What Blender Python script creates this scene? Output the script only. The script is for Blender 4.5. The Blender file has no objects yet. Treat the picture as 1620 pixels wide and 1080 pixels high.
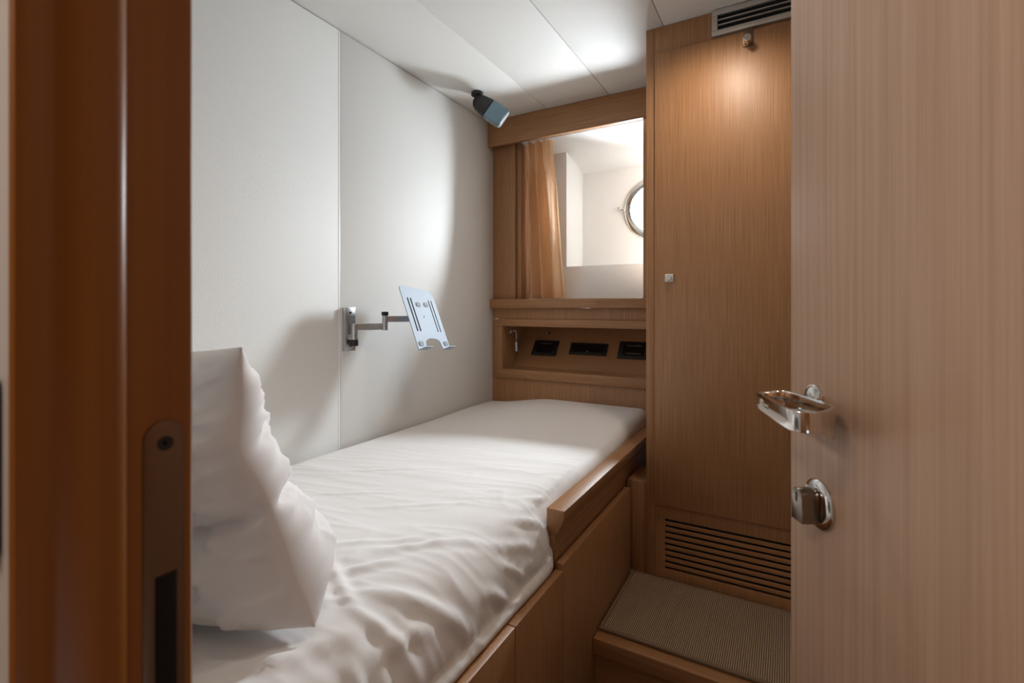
import bpy, bmesh, math, random
from mathutils import Vector, Matrix, noise

# ------------------------------------------------------------------ camera
CAM_Z = 1.058                      # eye height above the lower floor
FPX = 770.0                        # focal length in pixels of a 1620 px wide frame
THETA = math.atan(435.0 / FPX)     # camera turned left of the bed axis (+Y)
scene = bpy.context.scene
C = scene.collection

cam_data = bpy.data.cameras.new('camera')
cam = bpy.data.objects.new('camera', cam_data)
C.objects.link(cam)
cam.location = (0, 0, CAM_Z)
cam.rotation_euler = (math.pi / 2, 0, THETA)
cam_data.sensor_width = 36.0
cam_data.sensor_fit = 'HORIZONTAL'
cam_data.lens = 36.0 * FPX / 1620.0
cam_data.shift_y = -54.0 / 1620.0
cam_data.clip_start = 0.02
cam_data.dof.use_dof = True
cam_data.dof.focus_distance = 1.55
cam_data.dof.aperture_fstop = 7.0
scene.camera = cam

# ------------------------------------------------------------------ world, light, exposure
world = bpy.data.worlds.new('world')
scene.world = world
world.use_nodes = True
bg = world.node_tree.nodes['Background']
bg.inputs['Color'].default_value = (0.75, 0.87, 1.0, 1)
bg.inputs['Strength'].default_value = 2.0

scene.view_settings.view_transform = 'Standard'
scene.view_settings.look = 'None'
scene.view_settings.gamma = 1.0
scene.view_settings.use_curve_mapping = False
scene.view_settings.exposure = 0.28


def light(name, kind, loc, target, energy, color, **kw):
    ld = bpy.data.lights.new(name, kind)
    ld.energy = energy
    ld.color = color
    for k, v in kw.items():
        setattr(ld, k, v)
    o = bpy.data.objects.new(name, ld)
    C.objects.link(o)
    o.location = loc
    d = Vector(target) - Vector(loc)
    o.rotation_euler = d.to_track_quat('-Z', 'Y').to_euler()
    return o


# daylight entering through the porthole
light('porthole_daylight', 'AREA', (-0.584, 2.566, 1.565), (-0.64, 1.566, 1.11), 25, (0.86, 0.93, 1.0),
      shape='DISK', size=0.225, spread=math.radians(150))
light('porthole_daylight', 'AREA', (0.12, 2.566, 1.565), (0.06, 1.566, 1.11), 16, (0.86, 0.93, 1.0),
      shape='DISK', size=0.225)  # daylight disk for the added, unseen second porthole
# cabin downlights; the one over the bed is unseen, added as fill
light('cabin_downlight_lamp', 'SPOT', (-0.19, 1.37, 1.955), (-0.19, 1.42, 0.0), 8.5, (1.0, 0.85, 0.69),
      spot_size=math.radians(150), spot_blend=0.9, shadow_soft_size=0.035)
light('cabin_downlight_lamp', 'SPOT', (-0.42, 0.62, 1.955), (-0.42, 0.66, 0.0), 3.5, (1.0, 0.88, 0.76),
      spot_size=math.radians(160), spot_blend=0.9, shadow_soft_size=0.035)
# corridor ceiling lamp behind the camera
light('corridor_lamp', 'AREA', (-0.52, -0.42, 1.95), (-0.45, -0.36, 0.0), 9, (1.0, 0.88, 0.78),
      shape='RECTANGLE', size=0.5, size_y=0.25)


# ------------------------------------------------------------------ pixel helpers (a pixel gives a direction; a plane gives the distance)
FW = Vector((-math.sin(THETA), math.cos(THETA), 0))
RT = Vector((math.cos(THETA), math.sin(THETA), 0))
UP = Vector((0, 0, 1))
EYE = Vector((0, 0, CAM_Z))


def ray(px, py):
    return FW + RT * ((px - 810) / FPX) + UP * ((486 - py) / FPX)


def on_plane(px, py, p0, n):
    v = ray(px, py)
    t = (Vector(p0) - EYE).dot(Vector(n)) / v.dot(Vector(n))
    return EYE + v * t


def on_z(px, py, z):
    return on_plane(px, py, (0, 0, z), (0, 0, 1))


def at_depth(px, py, z):
    return EYE + ray(px, py) * z


# ------------------------------------------------------------------ materials
def new_mat(name):
    m = bpy.data.materials.new(name)
    m.use_nodes = True
    nt = m.node_tree
    b = nt.nodes['Principled BSDF']
    return m, nt, b


def coords(nt, scale, kind='Object'):
    tc = nt.nodes.new('ShaderNodeTexCoord')
    mp = nt.nodes.new('ShaderNodeMapping')
    mp.inputs['Scale'].default_value = scale
    nt.links.new(tc.outputs[kind], mp.inputs['Vector'])
    return mp.outputs['Vector']


def noise_tex(nt, vec, scale, detail=4, rough=0.6):
    n = nt.nodes.new('ShaderNodeTexNoise')
    n.inputs['Scale'].default_value = scale
    n.inputs['Detail'].default_value = detail
    n.inputs['Roughness'].default_value = rough
    nt.links.new(vec, n.inputs['Vector'])
    return n.outputs['Fac']


def ramp(nt, fac, stops):
    r = nt.nodes.new('ShaderNodeValToRGB')
    els = r.color_ramp.elements
    while len(els) < len(stops):
        els.new(0.5)
    for e, (p, c) in zip(els, stops):
        e.position = p
        e.color = (*c, 1)
    nt.links.new(fac, r.inputs['Fac'])
    return r.outputs['Color']


def bump(nt, b, fac, strength, dist):
    bp = nt.nodes.new('ShaderNodeBump')
    bp.inputs['Strength'].default_value = strength
    bp.inputs['Distance'].default_value = dist
    nt.links.new(fac, bp.inputs['Height'])
    nt.links.new(bp.outputs['Normal'], b.inputs['Normal'])


def srgb(r, g, b):
    f = lambda c: (c / 255 / 12.92) if c / 255 <= 0.04045 else ((c / 255 + 0.055) / 1.055) ** 2.4
    return (f(r), f(g), f(b))


def mixc(nt, a, b, fac):
    m = nt.nodes.new('ShaderNodeMix')
    m.data_type = 'RGBA'
    m.blend_type = 'MULTIPLY'
    m.inputs[0].default_value = fac
    nt.links.new(a, m.inputs[6])
    nt.links.new(b, m.inputs[7])
    return m.outputs[2]


def oak(name, axis, dark, lite, rough=0.42, fine=420, coat=0.0):
    m, nt, b = new_mat(name)
    sc = [1.0, 1.0, 1.0]
    sc[axis] = 0.012
    v = coords(nt, tuple(sc))
    f1 = noise_tex(nt, v, fine, 3, 0.65)
    f2 = noise_tex(nt, v, 45, 3, 0.5)
    c1 = ramp(nt, f1, [(0.30, dark), (0.70, lite)])
    c2 = ramp(nt, f2, [(0.25, (0.91, 0.90, 0.89)), (0.75, (1, 1, 1))])
    nt.links.new(mixc(nt, c1, c2, 0.8), b.inputs['Base Color'])
    b.inputs['Roughness'].default_value = rough
    b.inputs['Coat Weight'].default_value = coat
    b.inputs['Coat Roughness'].default_value = 0.30
    bump(nt, b, f1, 0.25, 0.0006)
    return m


OD, OL = srgb(152, 105, 65), srgb(185, 139, 98)
OAK_Z = oak('oak_veneer_upright', 2, OD, OL)
OAK_X = oak('oak_solid_crosswise', 0, OD, OL)
OAK_Y = oak('oak_solid_lengthwise', 1, OD, OL)
OAK_DOOR = oak('oak_veneer_door', 2, srgb(176, 143, 118), srgb(198, 167, 142), rough=0.45, fine=150)
JAMB = oak('varnished_wood', 2, srgb(138, 82, 16), srgb(158, 99, 25), rough=0.42, fine=70, coat=0.35)


def plain(name, col, rough=0.5, metal=0.0, bump_s=0, bump_scale=200, bump_d=0.001, var=0.0):
    m, nt, b = new_mat(name)
    b.inputs['Base Color'].default_value = (*col, 1)
    b.inputs['Roughness'].default_value = rough
    b.inputs['Metallic'].default_value = metal
    v = coords(nt, (1, 1, 1))
    f = noise_tex(nt, v, bump_scale, 4, 0.6)
    if bump_s:
        bump(nt, b, f, bump_s, bump_d)
    lo = tuple(max(0, c * (1 - var - 0.02)) for c in col)
    nt.links.new(ramp(nt, f, [(0.3, lo), (0.7, col)]), b.inputs['Base Color'])
    return m


VINYL = plain('white_grained_vinyl', (0.80, 0.79, 0.76), 0.62, 0, 0.35, 260, 0.0012)
CEIL = plain('white_ceiling_vinyl', (0.84, 0.82, 0.78), 0.65, 0, 0.25, 240, 0.001)
PAINT = plain('white_paint', (0.88, 0.88, 0.86), 0.5)
TRIMW = plain('white_trim', (0.86, 0.86, 0.85), 0.35)
SHEET = plain('white_cotton_sheet', (0.86, 0.83, 0.81), 0.75, 0, 0.12, 900, 0.0005)
CORR = plain('grey_corridor_laminate', (0.42, 0.40, 0.375), 0.5)
CASE = plain('white_cotton_pillowcase', (0.84, 0.80, 0.78), 0.8, 0, 0.15, 800, 0.0006)
CHROME = plain('polished_chrome', (0.72, 0.70, 0.67), 0.07, 1.0)
STEEL = plain('brushed_steel', (0.56, 0.57, 0.58), 0.33, 1.0, 0.05, 400, 0.0003)
ALU = plain('pale_aluminium', (0.60, 0.57, 0.53), 0.45, 0.6)
TRAYM = plain('silver_paint', (0.34, 0.40, 0.48), 0.6, 0.0)
BLACK = plain('black_plastic', (0.012, 0.012, 0.013), 0.42)
GLOSSB = plain('glossy_black_plastic', (0.006, 0.006, 0.007), 0.18)
DARK = plain('painted_dark_shade', (0.006, 0.005, 0.004), 0.9)  # near-black colour painted for the shade inside slots, holes and gaps
BRONZE = plain('dark_bronze', (0.20, 0.14, 0.10), 0.32, 0.85)
KNOBM = plain('worn_nickel', (0.27, 0.235, 0.20), 0.25, 1.0)
PAD = plain('grey_rubber_pad', (0.12, 0.13, 0.15), 0.6)
BINDM = plain('taupe_carpet_binding', srgb(136, 112, 88), 0.9, 0, 0.3, 500, 0.001, 0.2)
FLOORM = plain('dark_floor_covering', srgb(110, 96, 82), 0.8, 0, 0.3, 300, 0.001, 0.3)


def carpet_mat():
    m, nt, b = new_mat('ribbed_taupe_carpet')
    tc = nt.nodes.new('ShaderNodeTexCoord')
    w = nt.nodes.new('ShaderNodeTexWave')
    w.wave_type = 'BANDS'
    w.bands_direction = 'X'
    w.inputs['Scale'].default_value = 62
    w.inputs['Distortion'].default_value = 0.25
    w.inputs['Detail'].default_value = 1
    nt.links.new(tc.outputs['Object'], w.inputs['Vector'])
    n = noise_tex(nt, coords(nt, (1, 1, 1)), 230, 3, 0.7)
    c1 = ramp(nt, w.outputs['Fac'], [(0.15, srgb(120, 94, 70)), (0.75, srgb(216, 188, 156))])
    c2 = ramp(nt, n, [(0.3, (0.62, 0.58, 0.55)), (0.65, (1, 1, 1))])
    nt.links.new(mixc(nt, c1, c2, 0.9), b.inputs['Base Color'])
    b.inputs['Roughness'].default_value = 0.95
    bump(nt, b, w.outputs['Fac'], 0.9, 0.003)
    return m


CARPET = carpet_mat()


def curtain_mat():
    m, nt, b = new_mat('tan_satin_curtain')
    v = coords(nt, (1, 1, 1))
    f = noise_tex(nt, v, 420, 3, 0.6)
    col = ramp(nt, f, [(0.3, srgb(230, 191, 149)), (0.7, srgb(242, 208, 169))])
    nt.links.new(col, b.inputs['Base Color'])
    b.inputs['Roughness'].default_value = 0.45
    b.inputs['Sheen Weight'].default_value = 0.2
    tr = nt.nodes.new('ShaderNodeBsdfTranslucent')
    nt.links.new(col, tr.inputs['Color'])
    mx = nt.nodes.new('ShaderNodeMixShader')
    mx.inputs[0].default_value = 0.5
    nt.links.new(b.outputs[0], mx.inputs[1])
    nt.links.new(tr.outputs[0], mx.inputs[2])
    nt.links.new(mx.outputs[0], nt.nodes['Material Output'].inputs['Surface'])
    return m


CURT = curtain_mat()


def glass_mat(name, tint, gloss):
    m, nt, b = new_mat(name)
    nt.nodes.remove(b)
    t = nt.nodes.new('ShaderNodeBsdfTransparent')
    t.inputs['Color'].default_value = (*tint, 1)
    g = nt.nodes.new('ShaderNodeBsdfGlossy')
    g.inputs['Roughness'].default_value = 0.03
    f = nt.nodes.new('ShaderNodeFresnel')
    f.inputs['IOR'].default_value = gloss
    mx = nt.nodes.new('ShaderNodeMixShader')
    nt.links.new(f.outputs[0], mx.inputs[0])
    nt.links.new(t.outputs[0], mx.inputs[1])
    nt.links.new(g.outputs[0], mx.inputs[2])
    nt.links.new(mx.outputs[0], nt.nodes['Material Output'].inputs['Surface'])
    return m


PANE = glass_mat('clear_glass', (0.97, 0.98, 0.98), 1.45)
LAMPG = plain('blue_grey_lens', (0.16, 0.27, 0.33), 0.16, 0.0)
LCASE = plain('grey_lamp_case', (0.22, 0.25, 0.27), 0.4, 0.0)


def glow(name, col, strength):
    m, nt, b = new_mat(name)
    b.inputs['Base Color'].default_value = (*col, 1)
    b.inputs['Emission Color'].default_value = (*col, 1)
    b.inputs['Emission Strength'].default_value = strength
    return m


LENS = glow('lit_lamp_lens', (1.0, 0.80, 0.58), 3.0)


# ------------------------------------------------------------------ mesh helpers
def link(name, me, mat, parent=None, smooth=False):
    o = bpy.data.objects.new(name, me)
    C.objects.link(o)
    if mat:
        me.materials.append(mat)
    if parent is not None:
        o.parent = parent
        if not parent.get('_local'):
            # meshes are written in room coordinates; the parent Empty sits at the thing's base
            p, off = parent, Vector((0, 0, 0))
            while p is not None:
                off += Vector(p.location)
                p = p.parent
            o.location = -off
        else:
            o['_local'] = 1
    if smooth:
        for p in me.polygons:
            p.use_smooth = True
    return o


def finish(bm, name, mat, parent=None, smooth=False, auto=None):
    bmesh.ops.recalc_face_normals(bm, faces=bm.faces)
    me = bpy.data.meshes.new(name)
    bm.to_mesh(me)
    bm.free()
    o = link(name, me, mat, parent, smooth)
    if auto is not None:
        for p in me.polygons:
            p.use_smooth = True
        me.set_sharp_from_angle(angle=math.radians(auto))
    return o


def add_box(bm, x0, x1, y0, y1, z0, z1):
    vs = [bm.verts.new((x, y, z)) for z in (z0, z1) for y in (y0, y1) for x in (x0, x1)]
    for f in ((0, 2, 3, 1), (4, 5, 7, 6), (0, 1, 5, 4), (2, 6, 7, 3), (0, 4, 6, 2), (1, 3, 7, 5)):
        bm.faces.new([vs[i] for i in f])
    return vs


def bev(bm, w, seg=2):
    bmesh.ops.recalc_face_normals(bm, faces=bm.faces)
    es = [e for e in bm.edges if len(e.link_faces) == 2 and e.calc_face_angle(0) > 0.5]
    bmesh.ops.bevel(bm, geom=es, offset=w, segments=seg, profile=0.5, affect='EDGES')


def box(name, x, y, z, mat, parent=None, b=0.0015, seg=2):
    bm = bmesh.new()
    add_box(bm, x[0], x[1], y[0], y[1], z[0], z[1])
    if b:
        bev(bm, b, seg)
    return finish(bm, name, mat, parent, auto=40)


def prism(name, poly, lo, hi, mat, parent=None, axis='z', b=0.0, seg=2):
    """poly: 2-D outline; axis z -> (x,y), y -> (x,z), x -> (y,z)"""
    bm = bmesh.new()
    def P(a, c, t):
        return {'z': (a, c, t), 'y': (a, t, c), 'x': (t, a, c)}[axis]
    lo_v = [bm.verts.new(P(a, c, lo)) for a, c in poly]
    hi_v = [bm.verts.new(P(a, c, hi)) for a, c in poly]
    n = len(poly)
    bm.faces.new(lo_v)
    bm.faces.new(hi_v)
    for i in range(n):
        bm.faces.new((lo_v[i], lo_v[(i + 1) % n], hi_v[(i + 1) % n], hi_v[i]))
    if b:
        bev(bm, b, seg)
    return finish(bm, name, mat, parent, auto=35)


def frame_of(d):
    d = Vector(d).normalized()
    a = Vector((0, 0, 1)) if abs(d.z) < 0.9 else Vector((1, 0, 0))
    u = d.cross(a).normalized()
    return d, u, d.cross(u).normalized()


def lathe(name, base, axis, prof, mat, parent=None, n=32):
    """prof: list of (radius, height along axis)"""
    base = Vector(base)
    d, u, w = frame_of(axis)
    bm = bmesh.new()
    rings = []
    for r, h in prof:
        if r < 1e-6:
            rings.append([bm.verts.new(base + d * h)])
        else:
            rings.append([bm.verts.new(base + d * h + (u * math.cos(2 * math.pi * k / n) + w * math.sin(2 * math.pi * k / n)) * r)
                          for k in range(n)])
    for a, c in zip(rings, rings[1:]):
        for k in range(n):
            k2 = (k + 1) % n
            if len(a) == 1 and len(c) == 1:
                continue
            if len(a) == 1:
                bm.faces.new((a[0], c[k], c[k2]))
            elif len(c) == 1:
                bm.faces.new((a[k], a[k2], c[0]))
            else:
                bm.faces.new((a[k], a[k2], c[k2], c[k]))
    if len(rings[0]) > 1 and prof[0] != prof[-1]:
        bm.faces.new(rings[0])
    if len(rings[-1]) > 1 and prof[0] != prof[-1]:
        bm.faces.new(rings[-1])
    return finish(bm, name, mat, parent, auto=35)


def cyl(name, a, b, r, mat, parent=None, n=24, bevel=None):
    a, b = Vector(a), Vector(b)
    L = (b - a).length
    e = min(r, L) * 0.12 if bevel is None else bevel
    return lathe(name, a, b - a, [(0, 0), (r - e, 0), (r, e), (r, L - e), (r - e, L), (0, L)], mat, parent, n)


def tube(name, pts, r, mat, parent=None, n=10, closed=False):
    pts = [Vector(p) for p in pts]
    bm = bmesh.new()
    rings = []
    m = len(pts)
    for i, p in enumerate(pts):
        q0 = pts[(i - 1) % m] if (closed or i > 0) else p
        q1 = pts[(i + 1) % m] if (closed or i < m - 1) else p
        d, u, w = frame_of(q1 - q0)
        rr = r[i] if isinstance(r, (list, tuple)) else r
        rings.append([bm.verts.new(p + (u * math.cos(2 * math.pi * k / n) + w * math.sin(2 * math.pi * k / n)) * rr) for k in range(n)])
    for i in range(m if closed else m - 1):
        a, c = rings[i], rings[(i + 1) % m]
        for k in range(n):
            bm.faces.new((a[k], a[(k + 1) % n], c[(k + 1) % n], c[k]))
    if not closed:
        bm.faces.new(rings[0])
        bm.faces.new(rings[-1])
    return finish(bm, name, mat, parent, smooth=True)


def slab(name, centre, ax, ay, an, outline, thick, mat, parent=None, b=0.0, holes=()):
    """flat plate with a 2-D outline in the (ax, ay) plane, real thickness along an"""
    centre, ax, ay, an = Vector(centre), Vector(ax), Vector(ay), Vector(an)
    bm = bmesh.new()
    P = lambda q, t: centre + ax * q[0] + ay * q[1] + an * t
    lo = [bm.verts.new(P(q, -thick / 2)) for q in outline]
    hi = [bm.verts.new(P(q, thick / 2)) for q in outline]
    n = len(outline)
    bm.faces.new(lo)
    bm.faces.new(hi)
    for i in range(n):
        bm.faces.new((lo[i], lo[(i + 1) % n], hi[(i + 1) % n], hi[i]))
    if b:
        bev(bm, b, 2)
    return finish(bm, name, mat, parent, auto=35)


def round_rect(w, h, r, n=6):
    pts = []
    for cx, cy, a0 in ((w / 2 - r, h / 2 - r, 0), (-w / 2 + r, h / 2 - r, 90), (-w / 2 + r, -h / 2 + r, 180), (w / 2 - r, -h / 2 + r, 270)):
        for k in range(n + 1):
            a = math.radians(a0 + 90 * k / n)
            pts.append((cx + r * math.cos(a), cy + r * math.sin(a)))
    return pts


def thing(name, label, cat, loc, group=None, local=False, rz=0.0):
    o = bpy.data.objects.new(name, None)
    C.objects.link(o)
    o.empty_display_size = 0.05
    o.location = loc
    o.rotation_euler = (0, 0, rz)
    o['label'] = label
    o['category'] = cat
    if group:
        o['group'] = group
    if local:
        o['_local'] = 1
    return o


def struct(name, label, cat, loc=(0, 0, 0), local=False, rz=0.0):
    o = thing(name, label, cat, loc, None, local, rz)
    o['kind'] = 'structure'
    return o


def tag(o, label, cat, kind=None, group=None):
    o['label'] = label
    o['category'] = cat
    if kind:
        o['kind'] = kind
    if group:
        o['group'] = group
    return o


# ------------------------------------------------------------------ room dimensions
XL = -1.285            # left wall
XR = 0.52              # right wall
YF0, YF1 = 0.085, 0.158  # front partition (corridor face, cabin face)
YB = 2.075             # back panelling
ZC = 1.974             # ceiling
ZP = 0.17              # carpeted platform
XW = -0.406            # left side of the wardrobe
YW = 1.622             # wardrobe face
XBED = -0.455          # bed front panels

# ------------------------------------------------------------------ floor, ceiling, walls
tag(box('floor', (-1.4, 0.62), (-1.0, 2.62), (-0.05, 0.0), FLOORM, b=0), 'dark lower floor below the carpeted step', 'floor', 'structure')

ce = struct('ceiling', 'white vinyl ceiling of long panels with narrow seams', 'ceiling', (-0.4, 1.1, ZC))
seams = [XL - 0.03, -0.963, -0.668, -0.351, -0.04, XR + 0.03]
for a, b_ in zip(seams, seams[1:]):
    box('panel', (a + 0.0012, b_ - 0.0012), (YF1, YB + 0.03), (ZC, ZC + 0.02), CEIL, ce, b=0.0016)
box('ceiling_core', (XL - 0.03, XR + 0.03), (YF1, YB + 0.03), (ZC + 0.021, ZC + 0.04), DARK, ce, b=0)

wl = struct('wall_left', 'white grained vinyl wall beside the bed, split by one upright seam', 'wall', (XL, 1.1, 0))
SY = 1.118
box('panel', (XL - 0.022, XL), (YF1, SY - 0.0045), (0, ZC - 0.002), VINYL, wl, b=0.003)
box('panel', (XL - 0.022, XL), (SY + 0.0045, YB + 0.03), (0, ZC - 0.002), VINYL, wl, b=0.003)
box('seam_strip', (XL - 0.018, XL - 0.0008), (SY - 0.0042, SY + 0.0042), (0, ZC - 0.002), TRIMW, wl, b=0.001)
box('wall_core', (XL - 0.04, XL - 0.023), (YF1, YB + 0.03), (0, ZC), DARK, wl, b=0)

tag(box('wall_right', (XR, XR + 0.03), (YF1, YB + 0.1), (0, ZC), PAINT, b=0), 'plain white cabin wall behind the open door', 'wall', 'structure')

wf = struct('wall_front', 'pale grey corridor partition on either side of the doorway', 'wall', (-0.8, 0.12, 0))
box('partition_panel', (XL - 0.04, -0.3325), (YF0, YF1), (0, ZC + 0.02), CORR, wf, b=0)
box('partition_facing', (-0.3325, -0.3095), (YF0, YF0 + 0.0018), (0, ZC + 0.02), CORR, wf, b=0)
box('partition_panel', (0.322, XR + 0.03), (YF0, YF1), (0, ZC + 0.02), PAINT, wf, b=0)
box('partition_panel', (-0.3325, 0.322), (YF0, YF1), (1.945, ZC + 0.02), PAINT, wf, b=0)

# corridor shell behind the camera
co = struct('wall_corridor', 'oak corridor walls and pale ceiling outside the cabin door', 'wall', (0, -0.9, 0))
box('corridor_panel', (-1.4, 0.9), (-0.98, -0.95), (0, ZC), OAK_Z, co, b=0)
box('corridor_panel', (-1.43, -1.40), (-0.95, YF0), (0, ZC), PAINT, co, b=0)
box('corridor_panel', (0.9, 0.93), (-0.95, YF0), (0, ZC), OAK_Z, co, b=0)
box('corridor_ceiling', (-1.4, 0.9), (-0.95, YF0), (ZC, ZC + 0.03), CEIL, co, b=0)
box('corridor_panel', (XR + 0.03, 0.93), (YF0, YF1), (0, ZC), PAINT, co, b=0)

# ------------------------------------------------------------------ door frame (left jamb close to the camera)
XJ = -0.300
jl = struct('trim_1', 'glossy varnished wooden door jamb close on the left', 'door frame', (XJ - 0.015, 0.12, 0))
prof = [(-0.3325, 0.0872), (-0.3092, 0.0872), (-0.3080, 0.0818), (-0.3055, 0.0793), (-0.3022, 0.0786), (-0.3004, 0.0800), (-0.300, 0.0830), (-0.300, 0.0890), (-0.3012, 0.0918),
        (-0.3012, 0.0950), (-0.300, 0.0968)]
prof += [(-0.3085 + 0.0085 * math.cos(math.radians(a)), 0.1165 + 0.0085 * math.sin(math.radians(a))) for a in range(0, 91, 9)]
prof += [(-0.312, 0.1251), (-0.312, 0.1598), (-0.3135, 0.1612), (-0.3325, 0.1612)]
prism('jamb_post', prof, 0.0, 1.945, JAMB, jl, b=0.0)
# strike plate let into the rebate
sp_c = (-0.3117, 0.1452, 0.850)
pl = [(0.0106 * math.cos(a), 0.1326 + 0.0106 * math.sin(a)) for a in [math.pi * k / 12 for k in range(13)]]
pl += [(-0.0106 * math.cos(a), -0.1326 - 0.0106 * math.sin(a)) for a in [math.pi * k / 12 for k in range(13)]]
sp = slab('strike_plate', sp_c, (0, 1, 0), (0, 0, 1), (1, 0, 0), pl, 0.0014, BRONZE, jl, b=0.0003)
sp['label'] = 'dark bronze strike plate with rounded end'
lathe('screw', (-0.3112, 0.1455, 0.980), (1, 0, 0), [(0, 0), (0.0042, 0), (0.0042, 0.0006), (0.0030, 0.0006), (0.0012, 0.0002), (0, 0.0002)], BLACK, sp, 20)
box('latch_slot', (-0.3113, -0.3107), (0.1402, 0.1516), (0.790, 0.905), DARK, sp, b=0.0002)

jr = struct('trim_2', 'varnished wooden door jamb on the hinge side', 'door frame', (0.31, 0.12, 0))
box('jamb_post', (0.300, 0.3215), (0.0788, 0.1545), (0, 1.945), JAMB, jr, b=0.002)
tag(box('trim_3', (-0.3325, 0.3215), (0.0788, 0.1612), (1.9455, 1.972), JAMB, b=0.002), 'varnished wooden head of the doorway', 'door frame', 'structure')

sw = thing('light_switch', 'black wall switch plate on the corridor wall left of the jamb', 'switch', (-0.39, YF0 - 0.004, 0.98))
box('switch_plate', (-0.425, -0.3362), (YF0 - 0.0045, YF0 - 0.0003), (0.935, 1.023), GLOSSB, sw, b=0.0015)
box('rocker', (-0.409, -0.353), (YF0 - 0.0066, YF0 - 0.0046), (0.952, 1.006), BLACK, sw, b=0.001)

# ------------------------------------------------------------------ the open door, built in its own axes: +x from hinge to free edge, -y is the corridor face, z up
DOOR_L = 0.6
e_dir = Vector((-0.4695, 0.8829, 0))
hinge = Vector((0.0038, 0.6856, 0)) - e_dir * DOOR_L
rz = math.atan2(e_dir.y, e_dir.x)
# local +y after rotation is (-sin, cos) = towards -X : that is the visible face
dr = struct('door_1', 'open oak veneer cabin door with chrome lever and lock', 'door', (hinge.x, hinge.y, 0), local=True, rz=rz)
leaf = box('door_leaf', (0, DOOR_L), (-0.036, 0.0), (0.012, 1.935), OAK_DOOR, dr, b=0.0015)
LK = DOOR_L - 0.060
# lock: oval disc with a protruding half-cylinder thumb / key knob
lock = lathe('lock_rosette', (LK, 0, 0.842), (0, 1, 0), [(0, 0), (0.0268, 0.0), (0.0268, 0.003), (0.024, 0.0055), (0.016, 0.0065), (0, 0.0065)], CHROME, dr, 40)
kb = slab('lock_knob', (LK, 0.0165, 0.8415), (1, 0, 0), (0, 0, 1), (0, 1, 0),
          [(0.0105 * math.cos(a), 0.008 + 0.0105 * math.sin(a)) for a in [math.pi * k / 10 for k in range(11)]] + [(-0.0105, -0.018), (0.0105, -0.018)],
          0.019, KNOBM, lock, b=0.001)
kb.location = (0, 0, 0)
box('keyhole', (LK - 0.001, LK + 0.001), (0.0258, 0.0264), (0.845, 0.855), DARK, lock, b=0)
# lever: rosette, spindle and a D-shaped loop of flat chrome bar
HZ = 0.960
ros = lathe('handle_rosette', (LK + 0.008, 0, HZ - 0.004), (0, 1, 0), [(0, 0), (0.016, 0), (0.016, 0.003), (0.0135, 0.006), (0.008, 0.008), (0, 0.008)], CHROME, dr, 32)
cyl('spindle', (LK + 0.008, 0.006, HZ - 0.006), (LK + 0.008, 0.0152, HZ - 0.008), 0.0065, CHROME, ros)


# plan of the loop: (x along the door from the lock axis, y away from the door, bar height below the rim)
raw = [(0.027, 0.057, 0.018), (0.004, 0.0608, 0.0185), (-0.020, 0.0645, 0.019), (-0.045, 0.0684, 0.0195), (-0.061, 0.0707, 0.0197), (-0.069, 0.0714, 0.0197),
       (-0.0765, 0.0702, 0.0195), (-0.0820, 0.0665, 0.0195), (-0.0848, 0.0605, 0.0195), (-0.0845, 0.0540, 0.020), (-0.0815, 0.0470, 0.0215), (-0.0760, 0.0390, 0.0245),
       (-0.0690, 0.0305, 0.028), (-0.0610, 0.0225, 0.0315), (-0.0530, 0.0168, 0.034), (-0.0440, 0.0136, 0.0355), (-0.030, 0.0125, 0.035), (-0.005, 0.0125, 0.0335),
       (0.020, 0.0125, 0.031), (0.033, 0.0132, 0.029), (0.041, 0.0162, 0.027), (0.0445, 0.0220, 0.025), (0.0440, 0.0300, 0.0230), (0.0405, 0.0400, 0.021), (0.0350, 0.0500, 0.019), (0.0315, 0.0550, 0.0185)]
pts = [(LK + a, b, c) for a, b, c in raw]
x_tip, y_out = LK + 0.027, 0.057
bm = bmesh.new()
n = len(pts)
cxm = sum(p[0] for p in pts) / n
cym = sum(p[1] for p in pts) / n
TH = 0.0042
outer_t, outer_b, inner_t, inner_b = [], [], [], []
for i, (x, y, h) in enumerate(pts):
    a = Vector(pts[(i - 1) % n][:2]); c = Vector(pts[(i + 1) % n][:2])
    tdir = (c - a).normalized()
    nrm = Vector((-tdir.y, tdir.x))
    if nrm.dot(Vector((cxm - x, cym - y))) < 0:
        nrm = -nrm
    ix, iy = x + nrm.x * TH, y + nrm.y * TH
    outer_t.append(bm.verts.new((x, y, HZ))); outer_b.append(bm.verts.new((x, y, HZ - h)))
    inner_t.append(bm.verts.new((ix, iy, HZ))); inner_b.append(bm.verts.new((ix, iy, HZ - h)))
for i in range(n):
    j = (i + 1) % n
    bm.faces.new((outer_t[i], outer_t[j], outer_b[j], outer_b[i]))
    bm.faces.new((inner_t[j], inner_t[i], inner_b[i], inner_b[j]))
    bm.faces.new((outer_t[j], outer_t[i], inner_t[i], inner_t[j]))
    bm.faces.new((outer_b[i], outer_b[j], inner_b[j], inner_b[i]))
bev(bm, 0.0008, 2)
lv = finish(bm, 'lever_loop', CHROME, dr, auto=30)
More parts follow.
